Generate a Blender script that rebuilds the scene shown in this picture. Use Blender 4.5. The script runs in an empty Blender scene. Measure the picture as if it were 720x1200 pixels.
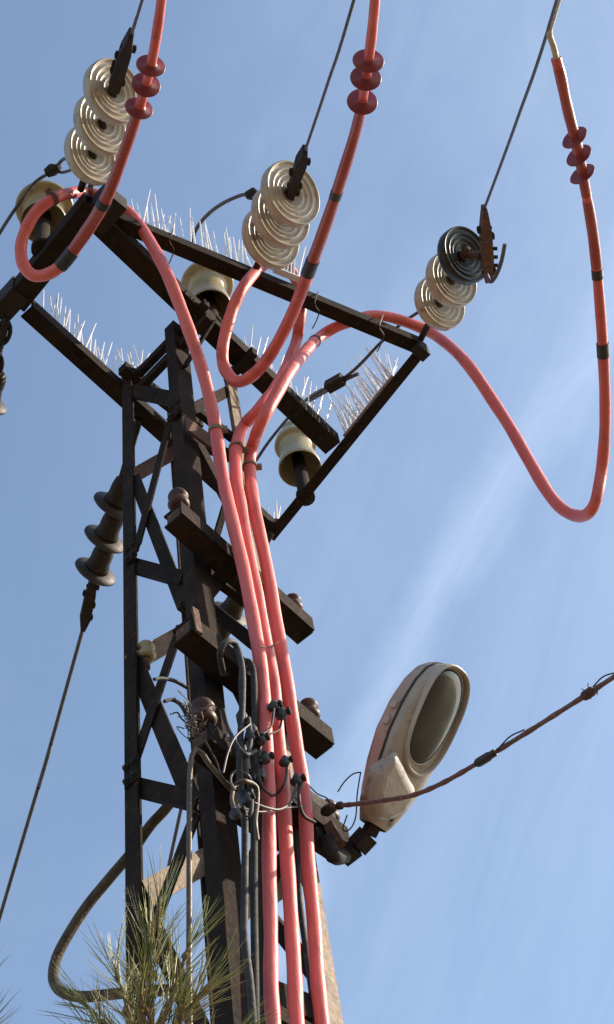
import bpy, math, random
from mathutils import Vector as V, Matrix
random.seed(7)
S = bpy.context.scene
COL = S.collection
# ------------------------------------------------------------------ camera
FPX, TH, RO = 2000.0, math.radians(58), math.radians(-11.2)
CAM = V((0, 0, 1.6))
FW = V((0, math.cos(TH), math.sin(TH)))
_r0 = V((1, 0, 0)); _u0 = _r0.cross(FW)
RT = _r0*math.cos(RO) + _u0*math.sin(RO)
UP = -_r0*math.sin(RO) + _u0*math.cos(RO)
cd = bpy.data.cameras.new('camera'); cam = bpy.data.objects.new('camera', cd); COL.objects.link(cam)
cd.sensor_fit = 'VERTICAL'; cd.sensor_height = 36; cd.lens = FPX/1200*36
cd.clip_start = .05; cd.clip_end = 5000
m = Matrix((RT, UP, -FW)).transposed().to_4x4(); m.translation = CAM
cam.matrix_world = m
S.camera = cam
# ------------------------------------------------------------------ world
SUN_AZ = math.radians(15)      # world angle from +x towards +y of the direction TO the sun
SUN_EL = math.radians(36)
W = bpy.data.worlds.new('World'); S.world = W; W.use_nodes = True
nt = W.node_tree; nt.nodes.clear()
def N(nt, t, **k):
    n = nt.nodes.new(t)
    for a, b in k.items(): setattr(n, a, b)
    return n
out = N(nt, 'ShaderNodeOutputWorld'); bg = N(nt, 'ShaderNodeBackground')
sky = N(nt, 'ShaderNodeTexSky', sky_type='NISHITA', sun_disc=False)
sky.sun_elevation = SUN_EL; sky.sun_rotation = math.pi/2 - SUN_AZ
sky.air_density = 1.0; sky.dust_density = 1.4; sky.ozone_density = 1.0; sky.altitude = 200
bg.inputs['Strength'].default_value = .15
geo = N(nt, 'ShaderNodeTexCoord')
def raydir(px, py):
    return (FW + RT*((px-360)/FPX) - UP*((py-600)/FPX)).normalized()
def streak(a, b, width, nscale, lo, hi, seed):
    """thin cirrus trail along the great circle through two directions of the sky"""
    da, db = raydir(*a), raydir(*b); mm = da.cross(db).normalized(); tt = (db-da).normalized()
    nz = N(nt, 'ShaderNodeTexNoise'); nz.inputs['Scale'].default_value = nscale; nz.inputs['Detail'].default_value = 4
    mp = N(nt, 'ShaderNodeMapping'); mp.inputs['Location'].default_value = (seed, seed*.7, 0)
    nt.links.new(geo.outputs['Generated'], mp.inputs['Vector']); nt.links.new(mp.outputs[0], nz.inputs['Vector'])
    dt = N(nt, 'ShaderNodeVectorMath', operation='DOT_PRODUCT'); dt.inputs[1].default_value = mm
    nt.links.new(geo.outputs['Generated'], dt.inputs[0])
    wob = N(nt, 'ShaderNodeMath', operation='MULTIPLY_ADD'); wob.inputs[1].default_value = width*2.2; wob.inputs[2].default_value = -width*1.1
    nt.links.new(nz.outputs['Fac'], wob.inputs[0])
    ad = N(nt, 'ShaderNodeMath', operation='ADD'); nt.links.new(dt.outputs['Value'], ad.inputs[0]); nt.links.new(wob.outputs[0], ad.inputs[1])
    ab = N(nt, 'ShaderNodeMath', operation='ABSOLUTE'); nt.links.new(ad.outputs[0], ab.inputs[0])
    mr = N(nt, 'ShaderNodeMapRange', interpolation_type='SMOOTHERSTEP'); mr.inputs['From Min'].default_value = width; mr.inputs['From Max'].default_value = 0
    mr.inputs['To Min'].default_value = lo; mr.inputs['To Max'].default_value = hi
    nt.links.new(ab.outputs[0], mr.inputs['Value'])
    fb = N(nt, 'ShaderNodeTexNoise'); fb.inputs['Scale'].default_value = 26; fb.inputs['Detail'].default_value = 9; fb.inputs['Roughness'].default_value = .68; fb.inputs['Distortion'].default_value = .6
    pr = N(nt, 'ShaderNodeVectorMath', operation='SCALE'); pr.inputs['Scale'].default_value = -.85   # squeeze the noise along the trail so it frays into fibres
    dt2 = N(nt, 'ShaderNodeVectorMath', operation='DOT_PRODUCT'); dt2.inputs[1].default_value = tt; nt.links.new(geo.outputs['Generated'], dt2.inputs[0])
    pr.inputs[0].default_value = tt; sc = N(nt, 'ShaderNodeMath', operation='MULTIPLY'); sc.inputs[1].default_value = -.85; nt.links.new(dt2.outputs['Value'], sc.inputs[0]); nt.links.new(sc.outputs[0], pr.inputs['Scale'])
    sv = N(nt, 'ShaderNodeVectorMath', operation='ADD'); nt.links.new(geo.outputs['Generated'], sv.inputs[0]); nt.links.new(pr.outputs[0], sv.inputs[1]); nt.links.new(sv.outputs[0], fb.inputs['Vector'])
    fr_ = N(nt, 'ShaderNodeMapRange'); fr_.inputs['From Min'].default_value = .36; fr_.inputs['From Max'].default_value = .66; fr_.inputs['To Min'].default_value = .45; fr_.inputs['To Max'].default_value = 1.15
    nt.links.new(fb.outputs['Fac'], fr_.inputs['Value'])
    ml = N(nt, 'ShaderNodeMath', operation='MULTIPLY'); nt.links.new(mr.outputs[0], ml.inputs[0]); nt.links.new(fr_.outputs[0], ml.inputs[1])
    return ml.outputs[0]
s1 = streak((430, 880), (640, 490), .026, 9, 0, .13, 1.3)
s2 = streak((520, 1180), (720, 560), .34, 7, 0, .065, 4.1)
nz = N(nt, 'ShaderNodeTexNoise'); nz.inputs['Scale'].default_value = 3.2; nz.inputs['Detail'].default_value = 5
mp = N(nt, 'ShaderNodeMapping'); mp.inputs['Scale'].default_value = (2.2, .7, 1); mp.inputs['Rotation'].default_value = (0, 0, .5)
nt.links.new(geo.outputs['Generated'], mp.inputs['Vector']); nt.links.new(mp.outputs[0], nz.inputs['Vector'])
veil = N(nt, 'ShaderNodeMapRange'); veil.inputs['From Min'].default_value = .42; veil.inputs['From Max'].default_value = .75
veil.inputs['To Min'].default_value = .03; veil.inputs['To Max'].default_value = .05
nt.links.new(nz.outputs['Fac'], veil.inputs['Value'])
acc = veil.outputs[0]
for s in (s1, s2):
    a = N(nt, 'ShaderNodeMath', operation='ADD'); nt.links.new(acc, a.inputs[0]); nt.links.new(s, a.inputs[1]); acc = a.outputs[0]
mix = N(nt, 'ShaderNodeMix', data_type='RGBA'); mix.clamp_factor = True
nt.links.new(acc, mix.inputs['Factor']); nt.links.new(sky.outputs[0], mix.inputs['A']); mix.inputs['B'].default_value = (6.4, 6.9, 8.2, 1)
tn = N(nt, 'ShaderNodeMix', data_type='RGBA', blend_type='MULTIPLY'); tn.inputs['Factor'].default_value = 1; tn.inputs['B'].default_value = (.95, 1.01, 1.0, 1)
nt.links.new(mix.outputs['Result'], tn.inputs['A']); nt.links.new(tn.outputs['Result'], bg.inputs['Color']); nt.links.new(bg.outputs[0], out.inputs['Surface'])
# ------------------------------------------------------------------ sun, view
sl = bpy.data.lights.new('sun', 'SUN'); sl.energy = 4.8; sl.angle = math.radians(.5); sl.color = (1, .85, .67)
sun = bpy.data.objects.new('sun', sl); COL.objects.link(sun)
SD = V((math.cos(SUN_EL)*math.cos(SUN_AZ), math.cos(SUN_EL)*math.sin(SUN_AZ), math.sin(SUN_EL)))
sun.rotation_euler = SD.to_track_quat('Z', 'Y').to_euler(); sun.location = (0, 0, 30)
S.view_settings.view_transform = 'Standard'; S.view_settings.look = 'None'
S.view_settings.exposure = 0.6; S.view_settings.gamma = 1
S.render.engine = 'CYCLES'
# ------------------------------------------------------------------ places
H = 8.5
PH = .92869; U = V((math.cos(PH), math.sin(PH), 0)); VV = V((-U.y, U.x, 0)); Z = V((0, 0, 1))
AX = V((-.4542, 3.468, 0)); HW, TAPER = .176, .00559
NF = -VV                                        # outward normal of the front right side of the pole
def corner(name, z):
    h = HW + TAPER*(H-z); a, b = dict(N=(-1, -1), R=(1, -1), L=(-1, 1), F=(1, 1))[name]
    return V((AX.x, AX.y, z)) + U*(a*h) + VV*(b*h)
def atz(px, py, z=H):
    d = raydir(px, py); return CAM + d*((z-CAM.z)/d.z)
def atr(px, py, r): return CAM + raydir(px, py)*r
def face(px, py, off=.05, n=NF):
    d = raydir(px, py); c = V((AX.x, AX.y, CAM.z)); t = ((c-CAM).dot(n)+HW+off+.015)/d.dot(n); return CAM + d*t
def pix(P):
    d = P-CAM; z = d.dot(FW); return (360+FPX*d.dot(RT)/z, 600-FPX*d.dot(UP)/z)
def at_angle(S0, px, py, deg, away=False):
    """point on the sight line whose offset from S0 makes this angle with the line"""
    e = raydir(px, py); w = S0-CAM; t0 = w.dot(e); h = (w-e*t0).length
    return CAM + e*(t0 + (h/math.tan(math.radians(deg)))*(1 if away else -1))
def pts(L):
    o = []
    for p in L:
        k = p[2] if len(p) > 2 else 'f'; a = p[3] if len(p) > 3 else .1
        o.append(face(p[0], p[1], a) if k == 'f' else atz(p[0], p[1], a) if k == 'z' else atr(p[0], p[1], a))
    return o
# ------------------------------------------------------------------ materials
def mat(name, c1, c2=None, rough=.6, metal=0, scale=8, bump=.15, bscale=40, c3=None, coat=0, spec=.5, stretch=(1, 1, 1), lo=.35, hi=.65, sheenw=0):
    m = bpy.data.materials.new(name); m.use_nodes = True; nt = m.node_tree; b = nt.nodes['Principled BSDF']
    tc = N(nt, 'ShaderNodeTexCoord'); mp = N(nt, 'ShaderNodeMapping'); mp.inputs['Scale'].default_value = stretch
    nt.links.new(tc.outputs['Object'], mp.inputs['Vector'])
    n1 = N(nt, 'ShaderNodeTexNoise'); n1.inputs['Scale'].default_value = scale; n1.inputs['Detail'].default_value = 6; n1.inputs['Roughness'].default_value = .62
    nt.links.new(mp.outputs[0], n1.inputs['Vector'])
    cr = N(nt, 'ShaderNodeValToRGB'); e = cr.color_ramp.elements
    e[0].position = lo; e[0].color = (*c1, 1); e[1].position = hi; e[1].color = (*(c2 or c1), 1)
    nt.links.new(n1.outputs['Fac'], cr.inputs['Fac']); col = cr.outputs[0]
    if c3:
        n2 = N(nt, 'ShaderNodeTexNoise'); n2.inputs['Scale'].default_value = scale*3.7; n2.inputs['Detail'].default_value = 5
        nt.links.new(mp.outputs[0], n2.inputs['Vector'])
        r2 = N(nt, 'ShaderNodeMapRange'); r2.inputs['From Min'].default_value = .56; r2.inputs['From Max'].default_value = .70
        nt.links.new(n2.outputs['Fac'], r2.inputs['Value'])
        mx = N(nt, 'ShaderNodeMix', data_type='RGBA'); nt.links.new(r2.outputs[0], mx.inputs['Factor'])
        nt.links.new(col, mx.inputs['A']); mx.inputs['B'].default_value = (*c3, 1); col = mx.outputs['Result']
    nt.links.new(col, b.inputs['Base Color'])
    b.inputs['Metallic'].default_value = metal; b.inputs['Coat Weight'].default_value = coat; b.inputs['Coat Roughness'].default_value = .25
    b.inputs['Specular IOR Level'].default_value = spec
    n3 = N(nt, 'ShaderNodeTexNoise'); n3.inputs['Scale'].default_value = bscale; n3.inputs['Detail'].default_value = 4
    nt.links.new(mp.outputs[0], n3.inputs['Vector'])
    rr = N(nt, 'ShaderNodeMapRange'); rr.inputs['To Min'].default_value = max(.05, rough-.15); rr.inputs['To Max'].default_value = min(1, rough+.15)
    nt.links.new(n3.outputs['Fac'], rr.inputs['Value']); nt.links.new(rr.outputs[0], b.inputs['Roughness'])
    bp = N(nt, 'ShaderNodeBump'); bp.inputs['Strength'].default_value = bump; bp.inputs['Distance'].default_value = .01
    nt.links.new(n3.outputs['Fac'], bp.inputs['Height']); nt.links.new(bp.outputs[0], b.inputs['Normal'])
    return m
M = dict(
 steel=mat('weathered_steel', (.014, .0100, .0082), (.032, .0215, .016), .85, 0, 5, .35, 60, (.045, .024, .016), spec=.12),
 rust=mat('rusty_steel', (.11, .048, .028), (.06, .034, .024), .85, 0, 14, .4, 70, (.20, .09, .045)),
 zinc_sunlit_steel=mat('dull_zinc_sunlit_steel', (.24, .17, .11), (.16, .11, .075), .7, 0, 9, .3, 60, (.12, .07, .04)),  # metal of the ties; on bars and right leg the tan stands for sunlight
 iron=mat('dark_cast_iron', (.018, .014, .013), (.034, .025, .021), .75, 0, 20, .4, 80, spec=.25),
 pink=mat('faded_red_sheath', (.56, .080, .062), (.68, .135, .110), .48, 0, 2.6, .28, 45, (.42, .062, .050), coat=.12, stretch=(1, 1, .35)),
 red=mat('red_heat_shrink', (.30, .038, .030), (.38, .065, .05), .33, 0, 6, .15, 45, coat=.2),
 shed=mat('dark_red_silicone', (.17, .014, .022), (.24, .026, .034), .45, 0, 9, .1, 50),
 tape=mat('black_tape', (.012, .012, .013), (.03, .028, .027), .45, 0, 15, .3, 60),
 cream=mat('cream_porcelain', (.37, .305, .215), (.45, .38, .275), .38, 0, 6, .06, 30, (.25, .185, .115), coat=.15),
 olive=mat('yellowed_porcelain', (.27, .215, .10), (.36, .29, .155), .32, 0, 4, .05, 30, (.20, .155, .085), coat=.2),
 black=mat('black_glazed_porcelain', (.008, .008, .009), (.013, .012, .012), .35, 0, 5, .05, 30, coat=.05, spec=.3),
 brown=mat('brown_porcelain', (.05, .020, .015), (.085, .034, .025), .5, 0, 12, .2, 40, (.03, .018, .014), spec=.3),
 greyglaze=mat('grey_glazed_disc', (.035, .030, .030), (.065, .055, .05), .6, 0, 12, .1, 40, spec=.3),
 tanbody=mat('stained_tan_porcelain', (.035, .023, .017), (.02, .014, .011), .6, 0, 16, .15, 40, (.07, .048, .03), spec=.25),
 wire=mat('stranded_wire', (.07, .07, .085), (.11, .105, .12), .5, .3, 30, .5, 120),
 grey=mat('grey_cable_jacket', (.022, .021, .020), (.042, .039, .036), .75, 0, 10, .25, 60, spec=.25),
 blackpvc=mat('black_cable_jacket', (.022, .021, .024), (.045, .042, .042), .68, 0, 10, .25, 60, (.09, .08, .07), spec=.3),
 tan=mat('tan_cable_jacket', (.11, .065, .035), (.065, .04, .022), .5, 0, 10, .2, 60),
 whitewire=mat('pale_wire', (.11, .10, .085), (.05, .045, .04), .5, 0, 10, .1, 60),
 conduit=mat('weathered_conduit', (.06, .048, .036), (.13, .105, .075), .8, 0, 12, .5, 90, (.06, .045, .035), spec=.2),
 service=mat('weathered_service_cable', (.17, .08, .075), (.11, .06, .058), .6, 0, 25, .4, 90, (.22, .13, .12)),
 lug=mat('cream_lug_tape', (.50, .43, .30), (.36, .30, .19), .6, 0, 25, .4, 60, (.25, .2, .12)),
 spike=mat('clear_plastic_spike', (.80, .80, .82), (.86, .84, .86), .2, 0, 10, 0, 40),
 lampbody=mat('sun_bleached_lamp_housing', (.30, .25, .20), (.38, .33, .27), .38, 0, 7, .12, 40, (.19, .15, .115), coat=.1),
 lamprim=mat('lamp_rim', (.38, .32, .27), (.45, .39, .33), .35, 0, 12, .1, 50),
 gasket=mat('dark_gasket', (.03, .028, .026), (.045, .04, .036), .7, 0, 12, .1, 50),
 reflector=mat('dusty_reflector', (.15, .12, .08), (.24, .20, .14), .45, .2, 9, .1, 30),
 ground=mat('dry_soil', (.13, .10, .065), (.18, .14, .095), .95, 0, .6, .4, 6, (.12, .13, .06)),
 bark=mat('pine_bark', (.12, .07, .045), (.22, .14, .09), .9, 0, 40, .6, 120),
)
def needle_mat(name, a, b):
    m = mat(name, a, b, .5, 0, 6, .05, 40); p = m.node_tree.nodes['Principled BSDF']
    oi = N(m.node_tree, 'ShaderNodeNewGeometry')
    p.inputs['Transmission Weight'].default_value = 0
    return m
M['needle'] = needle_mat('green_needles', (.075, .10, .026), (.15, .17, .048))
M['liteneedle'] = needle_mat('yellow_green_needles', (.24, .25, .055), (.36, .33, .09))
M['drynee'] = needle_mat('dry_needles', (.30, .24, .10), (.42, .36, .2))
M['spike'].node_tree.nodes['Principled BSDF'].inputs['Transmission Weight'].default_value = .1
gl = bpy.data.materials.new('dusty_lamp_glass'); gl.use_nodes = True
b = gl.node_tree.nodes['Principled BSDF']; b.inputs['Base Color'].default_value = (.30, .25, .17, 1); b.inputs['Roughness'].default_value = .22
b.inputs['Transmission Weight'].default_value = .55; b.inputs['Coat Weight'].default_value = .5
_n = N(gl.node_tree, 'ShaderNodeTexNoise'); _n.inputs['Scale'].default_value = 14; _n.inputs['Detail'].default_value = 6
_c = N(gl.node_tree, 'ShaderNodeValToRGB'); _c.color_ramp.elements[0].color = (.022, .022, .016, 1); _c.color_ramp.elements[0].position = .35; _c.color_ramp.elements[1].color = (.085, .082, .060, 1); _c.color_ramp.elements[1].position = .7
_t = N(gl.node_tree, 'ShaderNodeTexCoord')
gl.node_tree.links.new(_t.outputs['Object'], _n.inputs['Vector']); gl.node_tree.links.new(_n.outputs['Fac'], _c.inputs['Fac']); gl.node_tree.links.new(_c.outputs[0], b.inputs['Base Color'])
M['glass'] = gl
# ------------------------------------------------------------------ mesh helpers
def frame(t, hint=None):
    t = t.normalized(); h = hint or (Z if abs(t.z) < .95 else V((1, 0, 0)))
    a = (h - t*h.dot(t)).normalized(); return t, a, t.cross(a)
class MB:
    def __init__(s): s.v = []; s.f = []; s.sm = []
    def add(s, v, f, smooth=False):
        o = len(s.v); s.v += [tuple(p) for p in v]; s.f += [tuple(i+o for i in q) for q in f]; s.sm += [smooth]*len(f)
    def box(s, p, q, w, h, hint=None):
        """beam with rectangular section from p to q, h measured along hint"""
        t, a, b = frame(q-p, hint)
        v = [e + a*(i*h/2) + b*(j*w/2) for e in (p, q) for i, j in ((-1, -1), (1, -1), (1, 1), (-1, 1))]
        s.add(v, [(0, 1, 2, 3), (7, 6, 5, 4), (0, 4, 5, 1), (1, 5, 6, 2), (2, 6, 7, 3), (3, 7, 4, 0)]); return s
    def angle(s, p, q, A, B, w, t, w2=None):
        """L section: heel on the line p-q, flanges towards A and B"""
        w2 = w2 or w; prof = [(0, 0), (w, 0), (w, t), (t, t), (t, w2), (0, w2)]
        v = [e + A*x + B*y for e in (p, q) for x, y in prof]
        f = [(i, (i+1) % 6, 6+(i+1) % 6, 6+i) for i in range(6)]
        f += [(0, 3, 2, 1), (0, 5, 4, 3), (6, 7, 8, 9), (6, 9, 10, 11)]
        s.add(v, f); return s
    def tube(s, P, r, n=10, cap=True, squash=None):
        R = r if isinstance(r, (list, tuple)) else [r]*len(P)
        tg = [(P[min(i+1, len(P)-1)]-P[max(i-1, 0)]).normalized() for i in range(len(P))]
        a = frame(tg[0])[1]; v = []; f = []
        for i, p in enumerate(P):
            a = (a - tg[i]*a.dot(tg[i])).normalized(); b = tg[i].cross(a)
            for k in range(n):
                an = 2*math.pi*k/n; v.append(p + (a*math.cos(an) + b*math.sin(an))*R[i])
        for i in range(len(P)-1):
            for k in range(n): f.append((i*n+k, i*n+(k+1) % n, (i+1)*n+(k+1) % n, (i+1)*n+k))
        s.add(v, f, True)
        if cap: s.add(v[:n], [tuple(range(n))[::-1]]); s.add(v[-n:], [tuple(range(n))])
        return s
    def lathe(s, o, ax, prof, n=28, smooth=True):
        t, a, b = frame(ax); v = []; f = []
        for r, h in prof:
            for k in range(n):
                an = 2*math.pi*k/n; v.append(o + t*h + (a*math.cos(an)+b*math.sin(an))*max(r, 1e-4))
        for i in range(len(prof)-1):
            for k in range(n): f.append((i*n+k, i*n+(k+1) % n, (i+1)*n+(k+1) % n, (i+1)*n+k))
        s.add(v, f, smooth); return s
    def mesh(s, name, mt):
        me = bpy.data.meshes.new(name); me.from_pydata(s.v, [], s.f); me.polygons.foreach_set('use_smooth', s.sm)
        me.materials.append(M[mt]); me.update(); return me
    def obj(s, name, mt, parent=None, **k):
        o = bpy.data.objects.new(name, None if not s.v else s.mesh(name, mt)); COL.objects.link(o)
        if parent is not None:
            o.parent = parent; pi = parent.matrix_basis.inverted() if parent.parent is None else Matrix()
            o.matrix_parent_inverse = pi
        for a, b in k.items(): o[a] = b
        return o
def thing(name, label, cat, loc, group=None):
    o = bpy.data.objects.new(name, None); COL.objects.link(o); o.location = loc; o.empty_display_size = .1
    o['label'] = label; o['category'] = cat
    if group: o['group'] = group
    return o
def smooth(P, k=8):
    """centripetal-ish Catmull-Rom through the points"""
    if len(P) < 3: return [P[0].lerp(P[1], i/k) for i in range(k+1)]
    Q = [P[0]*2-P[1]] + list(P) + [P[-1]*2-P[-2]]; o = []
    for i in range(1, len(Q)-2):
        p0, p1, p2, p3 = Q[i-1:i+3]
        for j in range(k):
            t = j/k; o.append(.5*((2*p1) + (p2-p0)*t + (2*p0-5*p1+4*p2-p3)*t*t + (3*p1-p0-3*p2+p3)*t**3))
    o.append(P[-1]); return o
def near(P, px, py):
    return min(range(len(P)), key=lambda i: (pix(P[i])[0]-px)**2 + (pix(P[i])[1]-py)**2)
def share(name, me, parent, mw):
    o = bpy.data.objects.new(name, me); COL.objects.link(o); o.parent = parent
    o.matrix_parent_inverse = parent.matrix_basis.inverted(); o.matrix_basis = mw; return o
bolt_me = MB().lathe(V((0, 0, 0)), Z, [(.0, .0), (.016, .0), (.016, .004), (.011, .004), (.011, .013), (0, .013)], 6, False).mesh('bolt', 'iron')
def bolt(parent, p, n, s=1.0):
    q = n.to_track_quat('Z', 'Y'); share('bolt', bolt_me, parent, Matrix.LocRotScale(p, q, V((s, s, s))))
# ------------------------------------------------------------------ ground
g = MB(); R_ = 1500
ring = [V((0, 0, 0))]
v = [(0, 0, 0)]; f = []
rad = [3, 8, 20, 60, 200, 600, 1500]
for j, r in enumerate(rad):
    for k in range(48):
        a = 2*math.pi*k/48; v.append((r*math.cos(a), r*math.sin(a), random.uniform(-.04, .04)*min(r, 20)/4 if j else -.01))
for k in range(48): f.append((0, 1+k, 1+(k+1) % 48))
for j in range(len(rad)-1):
    for k in range(48): a = 1+j*48; f.append((a+k, a+48+k, a+48+(k+1) % 48, a+(k+1) % 48))
g.add(v, f, True); g.obj('ground', 'ground', kind='structure')
# ------------------------------------------------------------------ lattice pole
pole = thing('lattice_pole', 'dark four legged steel lattice pole with crossed bracing and rusty edges', 'power pole', (AX.x, AX.y, 0))
LW, LT = .072, .009
TOPZ = 8.56
for nm, A, B in (('L', U, -VV), ('N', U, VV), ('R', -U, VV), ('F', -U, -VV)):
    w = {'L': .062, 'R': .056}.get(nm, .082)
    sh_ = U*.014 if nm == 'R' else V((0, 0, 0))
    MB().angle(corner(nm, 0)+sh_*1.6, corner(nm, TOPZ)+sh_, A, B, w, LT, .060).obj('leg', 'zinc_sunlit_steel' if nm == 'R' else 'steel', pole)  # right leg painted tan for its sunlit flange, other legs dark
NL = -U
def onNL(px, py, off=-.02): return face(px, py, off, NL)
def brace(p, q, n, w, name='brace', m='steel', flange=True, hint=None):
    """flat or angle bar lying on a side whose outward normal is n"""
    t = (q-p).normalized(); s = n.cross(t).normalized(); mb = MB()
    if flange: mb.angle(p - s*(w/2), q - s*(w/2), s, -n, w, .007, w*.55)
    else: mb.box(p, q, w, .008, n)
    return mb.obj(name, m, pole)
# front left side: pairs of points on the side plane
sideNL = [((199, 492), (160, 640), .045, -.012), ((157, 560), (214, 708), .055, -.024),
          ((210, 736), (157, 893), .050, -.012), ((156, 772), (226, 940), .066, -.024),
          ((228, 955), (160, 1135), .055, -.012), ((157, 1040), (238, 1215), .060, -.024),
          ((152, 456), (204, 466), .060, -.020), ((155, 661), (214, 677), .056, -.018), ((157, 920), (232, 938), .058, -.018)]
for a, b_, w, o in sideNL:
    brace(onNL(*a, o), onNL(*b_, o), NL, w)
# far left side (between the left leg and the hidden leg), the sunlight on its inner faces put into a lighter colour
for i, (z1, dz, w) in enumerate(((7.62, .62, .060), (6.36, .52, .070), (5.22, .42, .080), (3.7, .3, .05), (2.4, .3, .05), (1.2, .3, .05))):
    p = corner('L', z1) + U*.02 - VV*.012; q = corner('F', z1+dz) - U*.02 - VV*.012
    brace(p, q, -VV, w, 'brace', 'zinc_sunlit_steel' if i else 'rust', False)
# hidden side and front right side zigzag
levels = [8.30, 7.72, 7.05, 6.35, 5.62, 4.86, 4.05, 3.2, 2.3, 1.4, .5]
for i in range(len(levels)-1):
    z1, z2 = levels[i], levels[i+1]
    a, c = ('N', 'R') if i % 2 else ('R', 'N')
    brace(corner(a, z1) + VV*.012 + (U if a == 'N' else -U)*.03, corner(c, z2) + VV*.012 + (U if c == 'N' else -U)*.03, NF, .05)
    a, c = ('R', 'F') if i % 2 else ('F', 'R')
    brace(corner(a, z1) - U*.012 + (VV if a == 'R' else -VV)*.03, corner(c, z2) - U*.012 + (VV if c == 'R' else -VV)*.03, U, .05)
    if z1 < 5:
        a, c = ('N', 'L') if i % 2 else ('L', 'N')
        if z1 < 4.2: brace(corner(a, z1) + U*.012, corner(c, z2) + U*.012, NL, .05)
for z in (7.9, 6.62, 5.36, 4.64, 3.5, 2.0):
    brace(corner('N', z) + VV*.022 + U*.03, corner('R', z) + VV*.022 - U*.03, NF, .05)
MB().box(corner('R', 8.41) + VV*.02 - U*.03, corner('R', 8.41) - VV*.17 - U*.03, .03, .06, Z).obj('top_bar', 'steel', pole)
MB().box(corner('N', 8.10) - VV*.01 + U*.03, corner('N', 8.445) - VV*.14 + U*.10, .045, .010, NL).obj('brace', 'steel', pole)
brace(face(268, 1140, -.03), face(393, 1190, -.03), NF, .085)
brace(face(300, 1062, -.06), face(358, 1024, -.06), NF, .05, 'brace', 'zinc_sunlit_steel', False)  # sunlit bar, its brightness carried by the tan colour
brace(face(272, 1085, -.04), face(352, 985, -.04), NF, .05)
for z in (8.475, 8.33):   # pair of short bars joining the tops of the two left legs
    mb = MB().box(corner('L', z) + VV*.02 + U*(.03), corner('N', z) - VV*.185 + U*(.03), .03, .05, Z); mb.obj('top_bar', 'steel', pole)
for a, b_, w, o in sideNL:
    for px, py in (a, b_): bolt(pole, onNL(px, py, o+.001), NL, .8)
for k_, (px, py, w_, h_) in enumerate(((206, 480, .07, .11), (154, 648, .06, .10), (154, 905, .06, .11))):
    c = onNL(px, py, .004); MB().box(c - Z*h_/2, c + Z*h_/2, w_, .007, NL).obj('gusset_plate', 'steel', pole)
    for i_, j_ in ((-.3, -.3), (.3, -.3), (-.3, .3), (.3, .3)): bolt(pole, c + VV*(w_*i_) + Z*(h_*j_) + NL*.004, NL, .85)
# ------------------------------------------------------------------ top crossarm frame
fr = thing('crossarm_platform', 'dark steel crossarm frame of angle beams lying flat on top of the pole', 'crossarm', (AX.x, AX.y, H))
def beamL(p, q, w, h, out, name='beam', m='steel', t=.012):
    """angle beam: flat flange at the bottom, upright flange on the side 'out'"""
    d = (q-p).normalized(); o = (out - d*out.dot(d)).normalized()
    return MB().angle(p + o*(w/2) - Z*(h/2), q + o*(w/2) - Z*(h/2), -o, Z, w, t, h).obj(name, m, fr)
def beamC(p, q, w, h, out, name='beam', m='steel', t=.012):
    """channel beam: web on the side 'out', flanges top and bottom"""
    d = (q-p).normalized(); o = (out - d*out.dot(d)).normalized(); mb = MB()
    mb.box(p + o*(w/2-t/2), q + o*(w/2-t/2), t, h, Z)
    mb.box(p - Z*(h/2-t/2) - o*(t/2+.0005), q - Z*(h/2-t/2) - o*(t/2+.0005), w-t-.001, t, Z); mb.box(p + Z*(h/2-t/2) - o*(t/2+.0005), q + Z*(h/2-t/2) - o*(t/2+.0005), w-t-.001, t, Z)
    return mb.obj(name, m, fr)
mid = (atz(116, 259), atz(389, 520)); front = (atz(118, 251, 8.53), atz(488, 404, 8.53))
beamC(mid[0], mid[1], .09, .088, NF)
beamL(front[0], front[1], .060, .065, NF)
rb = (atz(493, 408, 8.50), atz(316, 627, 8.50)); beamL(rb[0], rb[1], .05, .065, U)
lb = (atz(110, 238, 8.50), atz(18, 352, 8.50)); beamC(lb[0], lb[1], .10, .11, -U)
bk = (atz(32, 361), atz(316, 618)); beamL(bk[0], bk[1], .075, .07, NF)
off_ = -NF*.0; bk2 = (corner('L', H) - NF*.13, corner('F', H) - NF*.13)
MB().box(corner('L', H-.04) - VV*.06 - U*.05, corner('F', H-.04) - VV*.06 + U*.06, .05, .06, Z).obj('beam', 'steel', fr)
# end plates and bolts
c = atz(12, 352, 8.50); MB().box(c-Z*.06, c+Z*.07, .15, .09, U).obj('end_plate', 'iron', fr)
c = atz(492, 409, 8.50); MB().box(c-Z*.05, c+Z*.05, .05, .07, U).obj('end_plate', 'iron', fr)
c = atz(122, 246, 8.50); MB().box(c-Z*.045, c+Z*.065, .16, .12, U).obj('end_plate', 'iron', fr)
for k in range(9):
    bolt(fr, mid[0].lerp(mid[1], .06+k*.11) - Z*.05, -Z, .9)
    bolt(fr, rb[0].lerp(rb[1], .04+k*.115) - Z*.0325, -Z, .7)
for k in range(7): bolt(fr, front[0].lerp(front[1], .05+k*.15) - Z*.0325, -Z, .7)
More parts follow.
